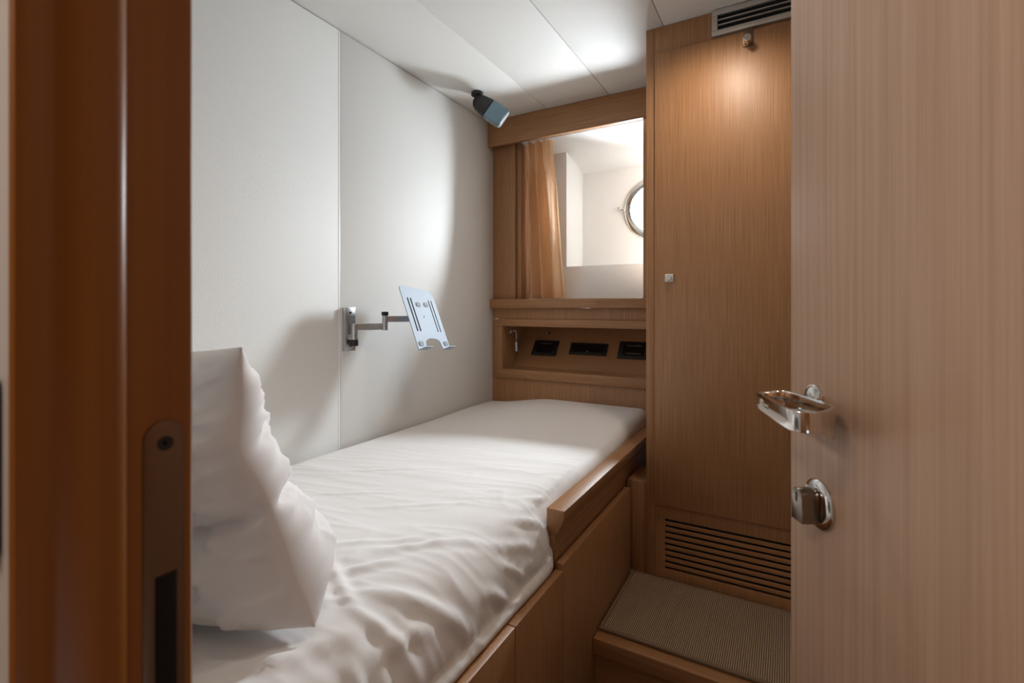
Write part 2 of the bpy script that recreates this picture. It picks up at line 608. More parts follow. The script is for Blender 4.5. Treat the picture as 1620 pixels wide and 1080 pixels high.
# engraved maker's mark on the front face of the lever: linked rings and a line of tiny lettering strokes
front_y = lambda x: y_out + (x_tip - x) * 0.159 + 0.0002
EM = plain('engraved_mark', (0.86, 0.85, 0.82), 0.5, 0.4)
for dx in (0.0, 0.0042):
    tube('engraved_ring', [(x_tip - 0.0175 - dx + 0.0032 * math.cos(2 * math.pi * k / 20), front_y(x_tip - 0.0175 - dx + 0.0032 * math.cos(2 * math.pi * k / 20)), HZ - 0.0085 + 0.0038 * math.sin(2 * math.pi * k / 20)) for k in range(20)],
         0.00045, EM, lv, 6, closed=True)
for k in range(6):
    xx = x_tip - 0.0285 - 0.0022 * k
    tube('engraved_stroke', [(xx, front_y(xx), HZ - 0.0078), (xx - 0.0010, front_y(xx - 0.001), HZ - 0.0098), (xx - 0.0002, front_y(xx), HZ - 0.0118)], 0.0003, EM, lv, 5)

# ------------------------------------------------------------------ back wall: oak panelling, niche, sill, window surround, pelmet
bw = struct('wall_back', 'oak panelled end wall with window opening and shallow niche', 'wall', (-0.85, YB, 0))
XE = XW - 0.004
box('lower_panel', (XL + 0.001, XE), (YB, YB + 0.028), (0, 0.7135), OAK_Z, bw, b=0.001)
box('apron_panel', (XL + 0.001, XE), (YB, YB + 0.028), (1.0015, 1.054), OAK_Z, bw, b=0.001)
box('side_panel', (XL + 0.001, -1.2600), (YB, YB + 0.028), (0.7145, 1.0005), OAK_Z, bw, b=0.001)
nf = box('niche_frame_rail', (-1.2595, XE), (YB - 0.010, YB + 0.028), (0.966, 1.001), OAK_X, bw, b=0.001)
box('niche_frame_rail', (-1.2595, XE), (YB - 0.010, YB + 0.028), (0.714, 0.757), OAK_X, bw, b=0.001)
box('niche_frame_stile', (-1.2595, -1.223), (YB - 0.010, YB + 0.028), (0.7575, 0.9655), OAK_Z, bw, b=0.001)
# niche interior
box('niche_side', (-1.243, -1.2235), (YB + 0.0285, 2.40), (0.735, 0.985), OAK_Z, bw, b=0)
box('niche_top', (-1.2225, XE), (YB + 0.0285, 2.40), (0.966, 0.985), OAK_X, bw, b=0)
box('niche_floor', (-1.2225, XE), (YB + 0.0285, 2.19), (0.735, 0.757), OAK_X, bw, b=0)
NP0, NP1 = Vector((0, 2.185, 0.757)), Vector((0, 2.335, 0.966))
sd = (NP1 - NP0).normalized()                 # up along the slope
sn = Vector((0, -sd.z, sd.y))                 # faces the room and upward
prism('niche_sloped_panel', [(NP0.y, NP0.z), (NP1.y, NP1.z), (NP1.y + 0.02, NP1.z), (NP0.y + 0.02, NP0.z)], -1.2225, XE, OAK_Z, bw, axis='x')
# sill
box('sill', (XL + 0.001, XE), (YB - 0.026, YB + 0.10), (1.0545, 1.098), OAK_X, bw, b=0.0015)
# left window surround (stepped) and right one
box('window_stile', (XL + 0.001, -1.158), (YB + 0.006, YB + 0.03), (1.0985, 1.862), OAK_Z, bw, b=0.001)
box('window_reveal', (-1.1575, -1.134), (YB + 0.022, YB + 0.075), (1.0985, 1.862), OAK_Z, bw, b=0.001)
box('window_stile', (-0.531, XE), (YB - 0.004, YB + 0.075), (1.0985, 1.862), OAK_Z, bw, b=0.001)
# pelmet
box('pelmet', (XL + 0.001, XE), (2.030, 2.050), (1.847, ZC - 0.001), OAK_X, bw, b=0.0015)
box('pelmet_top', (XL + 0.001, XE), (2.0505, YB + 0.03), (1.90, ZC - 0.001), OAK_X, bw, b=0)
tag(box('curtain_rail', (-1.13, -0.535), (2.0515, 2.068), (1.866, 1.880), TRIMW, b=0.002), 'white curtain rail tucked behind the oak pelmet', 'curtain rail')

# white recess behind the window opening, with the porthole
YR = 2.50
PX, PZ, PR = -0.584, 1.561, 0.157
wr = struct('wall_recess', 'white painted window recess with a stepped back wall', 'wall', (-0.7, YR, 1.05))
# back wall with a round hole
bm = bmesh.new()
N = 64
hole_r = PR - 0.02


def pierced_wall(bm, PX, x0, x1, z0, z1):
  for yy in (YR, YR + 0.06):
      ring, outr = [], []
      for k in range(N):
          a = 2 * math.pi * k / N
          c, s = math.cos(a), math.sin(a)
          ring.append(bm.verts.new((PX + hole_r * c, yy, PZ + hole_r * s)))
          tx = ((x1 - PX) / c) if c > 1e-9 else ((x0 - PX) / c if c < -1e-9 else 1e9)
          tz = ((z1 - PZ) / s) if s > 1e-9 else ((z0 - PZ) / s if s < -1e-9 else 1e9)
          t = min(tx, tz)
          outr.append(bm.verts.new((PX + t * c, yy, PZ + t * s)))
      for k in range(N):
          bm.faces.new((ring[k], ring[(k + 1) % N], outr[(k + 1) % N], outr[k]))
      if yy == YR:
          r0, o0 = ring, outr
      else:
          for k in range(N):
              bm.faces.new((r0[k], r0[(k + 1) % N], ring[(k + 1) % N], ring[k]))
              bm.faces.new((o0[k], o0[(k + 1) % N], outr[(k + 1) % N], outr[k]))


pierced_wall(bm, PX, -0.967, -0.2325, 1.05, 1.90)
pierced_wall(bm, PX + 0.704, -0.2325, 0.50, 1.05, 1.90)
finish(bm, 'recess_back', PAINT, wr)
box('recess_corner_column', (-1.32, -0.9675), (2.272, YR + 0.06), (1.05, 1.90), PAINT, wr, b=0.002)
prism('recess_ledge', [(2.2715, 1.055), (2.2715, 1.262), (2.262, 1.262), (2.176, 1.0995), (2.176, 1.055)], -1.133, 0.48, PAINT, wr, axis='x', b=0.001)
box('recess_ledge_top', (-0.967, 0.48), (2.272, YR - 0.0005), (1.20, 1.2605), PAINT, wr, b=0)
box('recess_side', (-1.34, -1.3205), (YB + 0.0755, YR + 0.06), (1.05, 1.90), PAINT, wr, b=0)
box('recess_side', (-1.1575, -1.134), (YB + 0.0755, 2.257), (1.05, 1.835), OAK_Z, wr, b=0)
box('recess_side', (0.48, 0.50), (YB + 0.0755, YR), (1.05, 1.90), PAINT, wr, b=0)
box('recess_bounce_panel', (XE + 0.001, 0.48), (2.1505, 2.16), (1.05, 1.835), PAINT, wr, b=0)  # unseen white panel added to bounce light onto the recess back wall
box('recess_floor', (-1.32, 0.5), (YB + 0.1005, YR + 0.06), (1.03, 1.0495), PAINT, wr, b=0)
prism('recess_soffit', [(YB + 0.034, 1.864), (2.20, 1.850), (2.28, 1.838), (2.34, 1.826), (YR + 0.0, 1.782), (YR + 0.06, 1.782), (YR + 0.06, 1.93), (YB + 0.034, 1.93)], -1.34, 0.5, PAINT, wr, axis='x')



def porthole(name, PX, label):
    ph = struct(name, label, 'porthole', (PX, YR, PZ - PR))
    ring = [(PR - 0.038, 0.03), (PR - 0.038, -0.012), (PR - 0.034, -0.020), (PR - 0.026, -0.022), (PR - 0.022, -0.016), (PR - 0.016, -0.015),
            (PR - 0.004, -0.010), (PR, -0.003), (PR, 0.0005), (PR - 0.012, 0.03), (PR - 0.038, 0.03)]
    lathe('porthole_ring', (PX, YR - 0.001, PZ), (0, 1, 0), ring, CHROME, ph, 72)
    lathe('porthole_pane', (PX, YR + 0.012, PZ), (0, 1, 0), [(0, 0), (PR - 0.039, 0), (PR - 0.039, 0.006), (0, 0.006)], PANE, ph, 64)
    lt = cyl('latch', (PX - PR + 0.006, YR - 0.012, PZ + 0.003), (PX - PR - 0.020, YR - 0.020, PZ + 0.010), 0.006, CHROME, ph)
    k = cyl('latch_knob', (PX - PR - 0.018, YR - 0.010, PZ + 0.009), (PX - PR - 0.018, YR - 0.032, PZ + 0.010), 0.007, CHROME, lt)
    k.location = (0, 0, 0)


porthole('window_1', PX, 'round polished steel porthole in the white recess, cut by the wardrobe edge')
porthole('window_added', PX + 0.704, 'added unseen second porthole behind the wardrobe, lighting the recess from the right')  # out of view, added to brighten the recess from the right

# ------------------------------------------------------------------ curtain
cu = thing('curtain', 'gathered tan satin curtain hanging at the left of the window', 'curtain', (-1.08, 2.125, 1.105))


def curtain_mesh():
    bm = bmesh.new()
    nu, nv = 150, 60
    rows = []
    ztop, zbot = 1.866, 1.103
    for j in range(nv + 1):
        t = j / nv                              # 0 top, 1 bottom
        z = ztop + (zbot - ztop) * t
        xl = -1.130 + 0.010 * math.sin(t * 2.6) + 0.020 * t
        xr = -0.984 + 0.066 * t ** 1.15
        row = []
        for i in range(nu + 1):
            u = i / nu
            x = xl + (xr - xl) * (u + 0.022 * math.sin(2 * math.pi * 3.2 * u + 1.0) * (1 - 0.4 * t))
            amp = 0.013 + 0.020 * min(1, t * 3.5)
            k = 3.1
            w = math.sin(2 * math.pi * k * u + 0.6 + 0.7 * t) + 0.30 * math.sin(2 * math.pi * 2 * k * u + 2.1 + 1.2 * t) * (1 - 0.6 * t) + 0.5 * math.exp(-(t / 0.2) ** 2) * math.sin(2 * math.pi * 7 * u)
            # pinch pleats in the header
            pin = math.exp(-((t - 0.14) / 0.06) ** 2)
            w *= 1 - 0.35 * pin
            if u > 0.75:
                w *= 1 - 0.8 * (u - 0.75) / 0.25 * t
            y = 2.122 + amp * w + 0.004 * noise.noise(Vector((u * 7, t * 5, 3.1)))
            y += 0.02 * max(0, u - 0.7) * t
            row.append(bm.verts.new((x, y, z)))
        rows.append(row)
    for j in range(nv):
        for i in range(nu):
            bm.faces.new((rows[j][i], rows[j][i + 1], rows[j + 1][i + 1], rows[j + 1][i]))
    return bm


o = finish(curtain_mesh(), 'curtain_cloth', CURT, cu, smooth=True)
tube('stitched_hem', [(-0.989 + 0.066 * (j / 30) ** 1.15, 2.1165 + 0.006 * (j / 30), 1.84 - 0.73 * j / 30) for j in range(31)], 0.0012, CURT, cu, 6)

# ------------------------------------------------------------------ niche fittings
NPC = (NP0 + NP1) / 2


def on_slope(px, py):
    return on_plane(px, py, NPC, sn)


def slope_plate(name, c, w, h, label, cat, lines, inner, group=None):
    t = thing(name, label, cat, c, group)
    ax = Vector((1, 0, 0))
    slab('face_plate', c + sn * 0.0042, ax, sd, sn, round_rect(w, h, 0.003, 3), 0.007, BLACK, t, b=0.001)
    if inner:
        slab('insert', c + sn * 0.0088, ax, sd, sn, round_rect(w * 0.68, h * 0.66, 0.002, 3), 0.002, GLOSSB, t, b=0.0005)
        for q in lines:
            slab('highlight_strip', c + sn * 0.0104 + sd * (h * q), ax, sd, sn, round_rect(w * 0.5, 0.003, 0.0012, 3), 0.001, STEEL, t)
    else:
        slab('flap', c + sn * 0.0085, ax, sd, sn, round_rect(w * 0.86, h * 0.62, 0.002, 3), 0.0014, GLOSSB, t, b=0.0004)
        slab('finger_notch', c + sn * 0.0095 - sd * (h * 0.24), ax, sd, sn, round_rect(0.012, 0.004, 0.0015, 3), 0.001, PAD, t)
    return t


s1, s2, s3 = on_slope(863, 551), on_slope(931, 553), on_slope(1003, 555)
slope_plate('power_socket', s1, 0.135, 0.088, 'black socket plate nearest the gooseneck light in the niche', 'socket', (0.26,), True)
slope_plate('charging_port', s2, 0.190, 0.066, 'wide low black plate in the middle of the niche', 'socket', (), False)
slope_plate('power_socket', s3, 0.145, 0.092, 'black socket plate beside the wardrobe edge in the niche', 'socket', (0.24, -0.22), True)

gl = thing('gooseneck_light', 'small silver gooseneck reading light in the left end of niche', 'reading light', (-1.2235, 2.15, 0.95))
g0 = Vector((-1.2225, 2.150, 0.935))
lathe('wall_mount', g0, (1, 0, 0), [(0, 0), (0.014, 0), (0.014, 0.004), (0.010, 0.009), (0, 0.009)], STEEL, gl, 20)
pA = on_plane(817, 527, (-1.196, 0, 0), (1, 0, 0))
gp = [g0 + Vector((0.008, 0, 0)), g0 + Vector((0.018, 0.002, 0.006)), Vector((-1.196, 2.158, 0.938)), Vector((-1.194, 2.158, 0.915)), Vector((-1.194, 2.156, 0.880))]
tube('gooseneck', gp, 0.0028, STEEL, gl, 8)
cyl('lamp_head', (-1.194, 2.156, 0.882), (-1.190, 2.152, 0.836), 0.0075, STEEL, gl, 16)
hk = thing('niche_hook', 'small dark hook at the top of the niche slope', 'hook', on_slope(868, 527))
c0 = on_slope(868, 527)
cyl('hook_base', c0 + sn * 0.0005, c0 + sn * 0.012, 0.008, BRONZE, hk, 16)
tube('hook_stem', [c0 + sn * 0.010, c0 + sn * 0.020 - sd * 0.004, c0 + sn * 0.024 - sd * 0.014], 0.0025, STEEL, hk, 8)

# ------------------------------------------------------------------ wardrobe
wd = thing('wardrobe', 'tall oak built-in wardrobe with one flush door and louvred base', 'wardrobe', (0.05, YW + 0.2, ZP))
WX1 = 0.505
LX0, LX1 = -0.345, 0.46
pitch, slot = 0.01925, 0.0074
zt = 0.3715
zb = zt - slot - 8 * pitch
box('side_panel', (XW, XW + 0.018), (YW + 0.0215, 2.10), (ZP + 0.001, ZC - 0.001), OAK_Z, wd, b=0.001)
box('stile', (XW, -0.3772), (YW, YW + 0.021), (ZP + 0.001, ZC - 0.001), OAK_Z, wd, b=0.001)
box('top_rail', (-0.3768, WX1), (YW, YW + 0.021), (1.886, ZC - 0.001), OAK_Z, wd, b=0.001)
box('louvre_shade_backing', (LX0 + 0.0005, LX1 - 0.0005), (YW + 0.0075, YW + 0.020), (zb + 0.0005, zt - 0.0005), DARK, wd, b=0)  # solid black backing, paints the shade seen through the slots
box('carcass_back', (XW + 0.019, WX1), (YW + 0.05, YW + 0.07), (ZP + 0.001, ZC - 0.001), DARK, wd, b=0)
wdo = box('wardrobe_door', (-0.3755, WX1), (YW - 0.010, YW + 0.012), (0.4165, 1.884), OAK_Z, wd, b=0.0018)
sq = box('knob', (-0.342, -0.317), (YW - 0.0145, YW - 0.0103), (1.140, 1.165), TRIMW, wdo, b=0.001)
sq['label'] = 'square white and silver push knob'
sq.location = Vector((0, 0, 0))
pb = lathe('push_button', (-0.3295, YW - 0.0147, 1.1525), (0, -1, 0), [(0, 0), (0.0085, 0), (0.0085, 0.007), (0.0075, 0.0085), (0, 0.0085)], CHROME, wdo, 24)
pb.location = Vector((0, 0, 0))
# louvred base board: frame around nine slots, eight slats between them
box('louvre_top_rail', (-0.3768, WX1), (YW, YW + 0.021), (zt, 0.4150), OAK_Z, wd, b=0.0006)
box('louvre_bottom_rail', (-0.3768, WX1), (YW, YW + 0.021), (ZP + 0.001, zb), OAK_Z, wd, b=0.0006)
box('louvre_stile', (-0.3768, LX0), (YW, YW + 0.021), (zb + 0.0003, zt - 0.0003), OAK_Z, wd, b=0)
box('louvre_stile', (LX1, WX1), (YW, YW + 0.021), (zb + 0.0003, zt - 0.0003), OAK_Z, wd, b=0)
for k in range(8):
    top = zt - slot - k * pitch
    box('slat', (LX0 - 0.0, LX1 + 0.0), (YW, YW + 0.006), (top - (pitch - slot), top), OAK_X, wd, b=0.0005)

av = thing('air_vent', 'pale aluminium air vent grille above the wardrobe door', 'vent', (0.05, YW - 0.004, 1.893))
VX0, VX1, VZ0, VZ1 = -0.202, 0.30, 1.8925, 1.9715
fw = 0.0165
box('vent_frame_bar', (VX0, VX1), (YW - 0.012, YW - 0.0005), (VZ1 - fw, VZ1), ALU, av, b=0.0012)
box('vent_frame_bar', (VX0, VX1), (YW - 0.012, YW - 0.0005), (VZ0, VZ0 + fw), ALU, av, b=0.0012)
box('vent_frame_bar', (VX0, VX0 + fw), (YW - 0.012, YW - 0.0005), (VZ0 + fw + 0.0002, VZ1 - fw - 0.0002), ALU, av, b=0.0008)
box('vent_frame_bar', (VX1 - fw, VX1), (YW - 0.012, YW - 0.0005), (VZ0 + fw + 0.0002, VZ1 - fw - 0.0002), ALU, av, b=0.0008)
box('vent_shade_backing', (VX0 + fw, VX1 - fw), (YW - 0.0026, YW - 0.0006), (VZ0 + fw, VZ1 - fw), DARK, av, b=0)  # thin black sheet standing in for the shade inside the vent
for k in (1, 2):
    zz = VZ0 + fw + (VZ1 - VZ0 - 2 * fw) * k / 3
    box('fin', (VX0 + fw, VX1 - fw), (YW - 0.0105, YW - 0.0030), (zz - 0.0012, zz + 0.0012), ALU, av, b=0.0003)

ch = thing('coat_hook', 'dark metal strap hook with a round peg under the air vent', 'hook', (-0.101, YW - 0.011, 1.838))
box('strap', (-0.1145, -0.0875), (YW - 0.0130, YW - 0.0104), (1.8365, 1.8915), BRONZE, ch, b=0.0006)
cyl('peg', (-0.101, YW - 0.0132, 1.8475), (-0.101, YW - 0.047, 1.8475), 0.0105, CHROME, ch, 24)

# ------------------------------------------------------------------ step and carpet
st = struct('step', 'oak edged step up to the wardrobe platform', 'step', (0, 1.26, 0))
box('nosing', (XBED + 0.001, XR - 0.001), (1.246, 1.281), (ZP - 0.042, ZP), OAK_X, st, b=0.002)
box('riser', (XBED + 0.001, XR - 0.001), (1.262, 1.280), (0.001, ZP - 0.0425), OAK_X, st, b=0)
box('platform_deck', (XBED + 0.001, XR - 0.001), (1.2815, 2.10), (ZP - 0.03, ZP - 0.0005), OAK_X, st, b=0)
cp = thing('carpet_mat', 'ribbed taupe carpet mat with stitched border on the step platform', 'carpet', (0, 1.45, ZP))
cx0, cx1, cy0, cy1 = XBED + 0.003, 0.505, 1.2835, YW - 0.001
box('pile', (cx0 + 0.010, cx1 - 0.010), (cy0 + 0.010, cy1 - 0.010), (ZP + 0.0002, ZP + 0.0085), CARPET, cp, b=0.001)
for (xa, xb, ya, yb) in ((cx0, cx1, cy0, cy0 + 0.0098), (cx0, cx1, cy1 - 0.0098, cy1), (cx0, cx0 + 0.0098, cy0 + 0.010, cy1 - 0.010), (cx1 - 0.0098, cx1, cy0 + 0.010, cy1 - 0.010)):
    box('binding', (xa, xb), (ya, yb), (ZP + 0.0002, ZP + 0.0095), BINDM, cp, b=0.003, seg=3)

# ------------------------------------------------------------------ bed base
bb = thing('bed_base', 'oak built-in bed base with flat front panels under the mattress', 'bed', (-0.88, 1.1, 0))
box('base_box', (XL + 0.002, -0.4765), (YF1 + 0.004, YB - 0.002), (0.001, 0.438), OAK_Z, bb, b=0.001)
box('front_panel', (-0.475, XBED), (YF1 + 0.004, 0.8175), (0.03, 0.443), OAK_Z, bb, b=0.0012)
box('front_panel', (-0.475, XBED), (0.8205, 1.0475), (0.03, 0.443), OAK_Z, bb, b=0.0012)
box('front_panel', (-0.475, XBED), (1.0490, 1.609), (0.03, 0.4575), OAK_Z, bb, b=0.0012)
box('plinth', (-0.485, -0.4766), (0.2, 1.2), (0.0, 0.03), OAK_Z, bb, b=0)
br = thing('guard_rail', 'oak guard rail along the far half of the bed edge', 'bed rail', (-0.475, 1.5, 0.4385))
box('rail_backing', (-0.4985, -0.4768), (1.052, YB - 0.003), (0.4385, 0.5205), OAK_Y, br, b=0.001)
prism('top_rail', [(-0.4985, 0.5810), (-0.4525, 0.5810), (-0.4535, 0.560), (-0.4720, 0.5212), (-0.4985, 0.5212)], 1.050, YB - 0.003, OAK_Y, br, axis='y', b=0.0015)
box('filler_post', (XBED - 0.019, XW - 0.001), (1.634, 1.80), (ZP + 0.001, 0.474), OAK_Z, wd, b=0.0012)

# ------------------------------------------------------------------ mattress under its fitted white sheet
rnd = random.Random(4)


def seg_dist(px, py, a, b):
    ax, ay = a
    bx, by = b
    vx, vy = bx - ax, by - ay
    L2 = vx * vx + vy * vy
    t = max(0.0, min(1.0, ((px - ax) * vx + (py - ay) * vy) / L2))
    dx, dy = px - ax - vx * t, py - ay - vy * t
    return math.hypot(dx, dy), t


def smooth(a, b, x):
    t = max(0.0, min(1.0, (x - a) / (b - a)))
    return t * t * (3 - 2 * t)


# folds: photo pixel ends (on the top of the bed), width, height
FOLDS = []


def fold(p, q, w, h):
    a, b = on_z(*p, 0.60), on_z(*q, 0.60)
    FOLDS.append(((a.x, a.y), (b.x, b.y), w * 0.75, h * 0.95))


for p, q, w, h in [
    ((868, 795), (800, 812), 0.010, 0.006), ((862, 815), (790, 838), 0.010, 0.007), ((866, 838), (800, 850), 0.010, 0.006),
    ((872, 775), (820, 785), 0.010, 0.004), ((856, 862), (780, 880), 0.012, 0.006),
    ((600, 868), (790, 838), 0.014, 0.005), ((560, 935), (800, 915), 0.018, 0.008), ((560, 960), (700, 985), 0.016, 0.007),
    ((520, 905), (640, 880), 0.014, 0.005), ((590, 1000), (690, 940), 0.014, 0.006), ((560, 1010), (620, 1075), 0.016, 0.009),
    ((620, 985), (650, 1075), 0.014, 0.008), ((430, 1040), (560, 985), 0.016, 0.007), ((690, 1000), (700, 1070), 0.014, 0.006),
    ((500, 860), (700, 845), 0.012, 0.003), ((480, 780), (640, 775), 0.010, 0.002), ((520, 745), (700, 738), 0.010, 0.0018),
    ((560, 800), (760, 790), 0.012, 0.002), ((520, 880), (560, 960), 0.012, 0.005), ((330, 1060), (480, 1030), 0.014, 0.006)]:
    fold(p, q, w, h)


def sheet_height(s_x, y):
    """wrinkle height at arc position s_x (room x on the top) and y"""
    near = 1 - smooth(0.9, 1.7, y)
    edge = smooth(-0.95, -0.55, s_x)
    h = 0.0035 * noise.noise(Vector((s_x * 2.2, y * 6.0, 1.7))) * (0.35 + 0.65 * near)
    h += 0.0030 * noise.noise(Vector((s_x * 5 + y * 3, y * 15 - s_x * 3, 5.2))) * (0.25 + near * 0.9)
    r = 1 - abs(noise.noise(Vector((s_x * 5.0 + y * 4.5, y * 7.0 - s_x * 9.0, 9.3)))) * 2
    h += 0.0026 * max(0, r) ** 4 * near * (0.2 + edge)
    r2 = 1 - abs(noise.noise(Vector((s_x * 3.0 + y * 2.0, y * 26.0 - s_x * 7.0, 2.9)))) * 2
    h += 0.0016 * max(0, r2) ** 3 * (0.25 + 0.75 * near)
    h += 0.006 * noise.noise(Vector((s_x * 3.2 + y, y * 4.2, 8.8))) * near * edge
    for a, b, w, hh in FOLDS:
        if abs(y - (a[1] + b[1]) / 2) > 0.5:
            continue
        d, t = seg_dist(s_x, y, a, b)
        if d < 4 * w:
            h += hh * math.exp(-(d / w) ** 2) * (0.35 + 0.65 * math.sin(math.pi * t))
            h -= 0.5 * hh * math.exp(-((d - 1.8 * w) / w) ** 2) * math.sin(math.pi * t)
    return h


def mattress_mesh():
    bm = bmesh.new()
    y0, y1 = YF1 + 0.008, YB - 0.004
    ny = 340
    top = 0.598
    rings = []
    for j in range(ny + 1):
        y = y0 + (y1 - y0) * j / ny
        lip = smooth(1.015, 1.085, y)               # 0 in front of the rail, 1 behind it
        # front edge of the sheet: outside the base in the near half, tucked behind the rail in the far half
        xb = -0.4805 * (1 - lip) + -0.5005 * lip
        zb = 0.4405 * (1 - lip) + 0.500 * lip
        bulge = 0.010 * (1 - lip) + 0.003 * lip
        # end rounding at the foot and the head
        er = 0.055
        de = min(y1 - y, y - y0)
        drop = 0.0
        if de < er:
            drop = er * (1 - math.sqrt(max(0, 1 - ((er - de) / er) ** 2))) * 0.75
        zt = top - drop * 0.6 + 0.006 * math.exp(-((y - 1.86) / 0.22) ** 2)
        lip2 = smooth(0.95, 1.30, y)
        R = 0.115 * (1 - lip2) + 0.040 * lip2
        RZ = 0.120 * (1 - lip2) + 0.038 * lip2
        hump = 0.036 * smooth(1.50, 1.95, y)
        pts = []
        # wall side
        pts.append((XL + 0.004, 0.4405, 0))
        pts.append((XL + 0.004, zt - 0.035, 0))
        for k in range(5):
            a = math.pi - (math.pi / 2) * k / 4
            pts.append((XL + 0.004 + 0.03 + 0.03 * math.cos(a), zt - 0.03 + 0.03 * math.sin(a), 0.15))
        xs, xe = XL + 0.04, xb - R
        nt_ = 110
        for k in range(1, nt_ + 1):
            t = k / nt_
            pts.append((xs + (xe - xs) * t, zt - 0.006 * t * t * (1 - lip2) + hump * smooth(0.0, 0.45, t), 1))
        zt2 = zt - 0.006 * (1 - lip2) + hump
        for k in range(1, 17):
            a = math.pi / 2 * (1 - k / 16)
            Rz = min(RZ, zt2 - zb - 0.03)
            pts.append((xe + R * math.cos(a), zt2 - Rz + Rz * math.sin(a), 1))
        zs = pts[-1][1]
        for k in range(1, 15):
            t = k / 14
            pts.append((xb + bulge * math.sin(math.pi * t) * 0.9 + 0.004 * t * (1 - lip), zs + (zb - zs) * t, 1 if k < 14 else 0))
        ring = []
        arcx = None
        for k, (x, z, wgt) in enumerate(pts):
            if k == 0:
                arc = x
            else:
                arc += math.hypot(x - pts[k - 1][0], z - pts[k - 1][1]) if k > 7 else (x - pts[k - 1][0])
            if wgt:
                a = pts[max(0, k - 1)]
                c = pts[min(len(pts) - 1, k + 1)]
                tx, tz = c[0] - a[0], c[1] - a[1]
                L = math.hypot(tx, tz) or 1
                nx, nz = -tz / L, tx / L
                h = sheet_height(arc, y) * wgt * min(1, de / 0.05)
                fade = 1.0
                if k > len(pts) - 10:
                    fade = max(0.25, (len(pts) - 1 - k) / 9)
                if lip > 0.05 and x > -0.53:
                    h = min(h, 0.002) * 0.4
                x2, z2 = x + nx * h * fade, z + nz * h * fade
            else:
                x2, z2 = x, z
            if lip > 0.5:
                x2 = min(x2, -0.4995 if z2 < 0.584 else -0.470)
            else:
                x2 = min(x2, -0.4565) if z2 < 0.46 else x2
            ring.append(bm.verts.new((x2, y, max(z2, 0.4395))))
        ring.append(bm.verts.new((xb - 0.03, y, 0.4395)))
        rings.append(ring)
    m = len(rings[0])
    for a, c in zip(rings, rings[1:]):
        for k in range(m):
            bm.faces.new((a[k], a[(k + 1) % m], c[(k + 1) % m], c[k]))
    bm.faces.new(rings[0])
    bm.faces.new(rings[-1])
    return bm


mt = thing('mattress', 'single bed mattress in a rumpled white cotton sheet', 'mattress', (-0.88, 1.1, 0.44))
finish(mattress_mesh(), 'fitted_sheet', SHEET, mt, smooth=True)

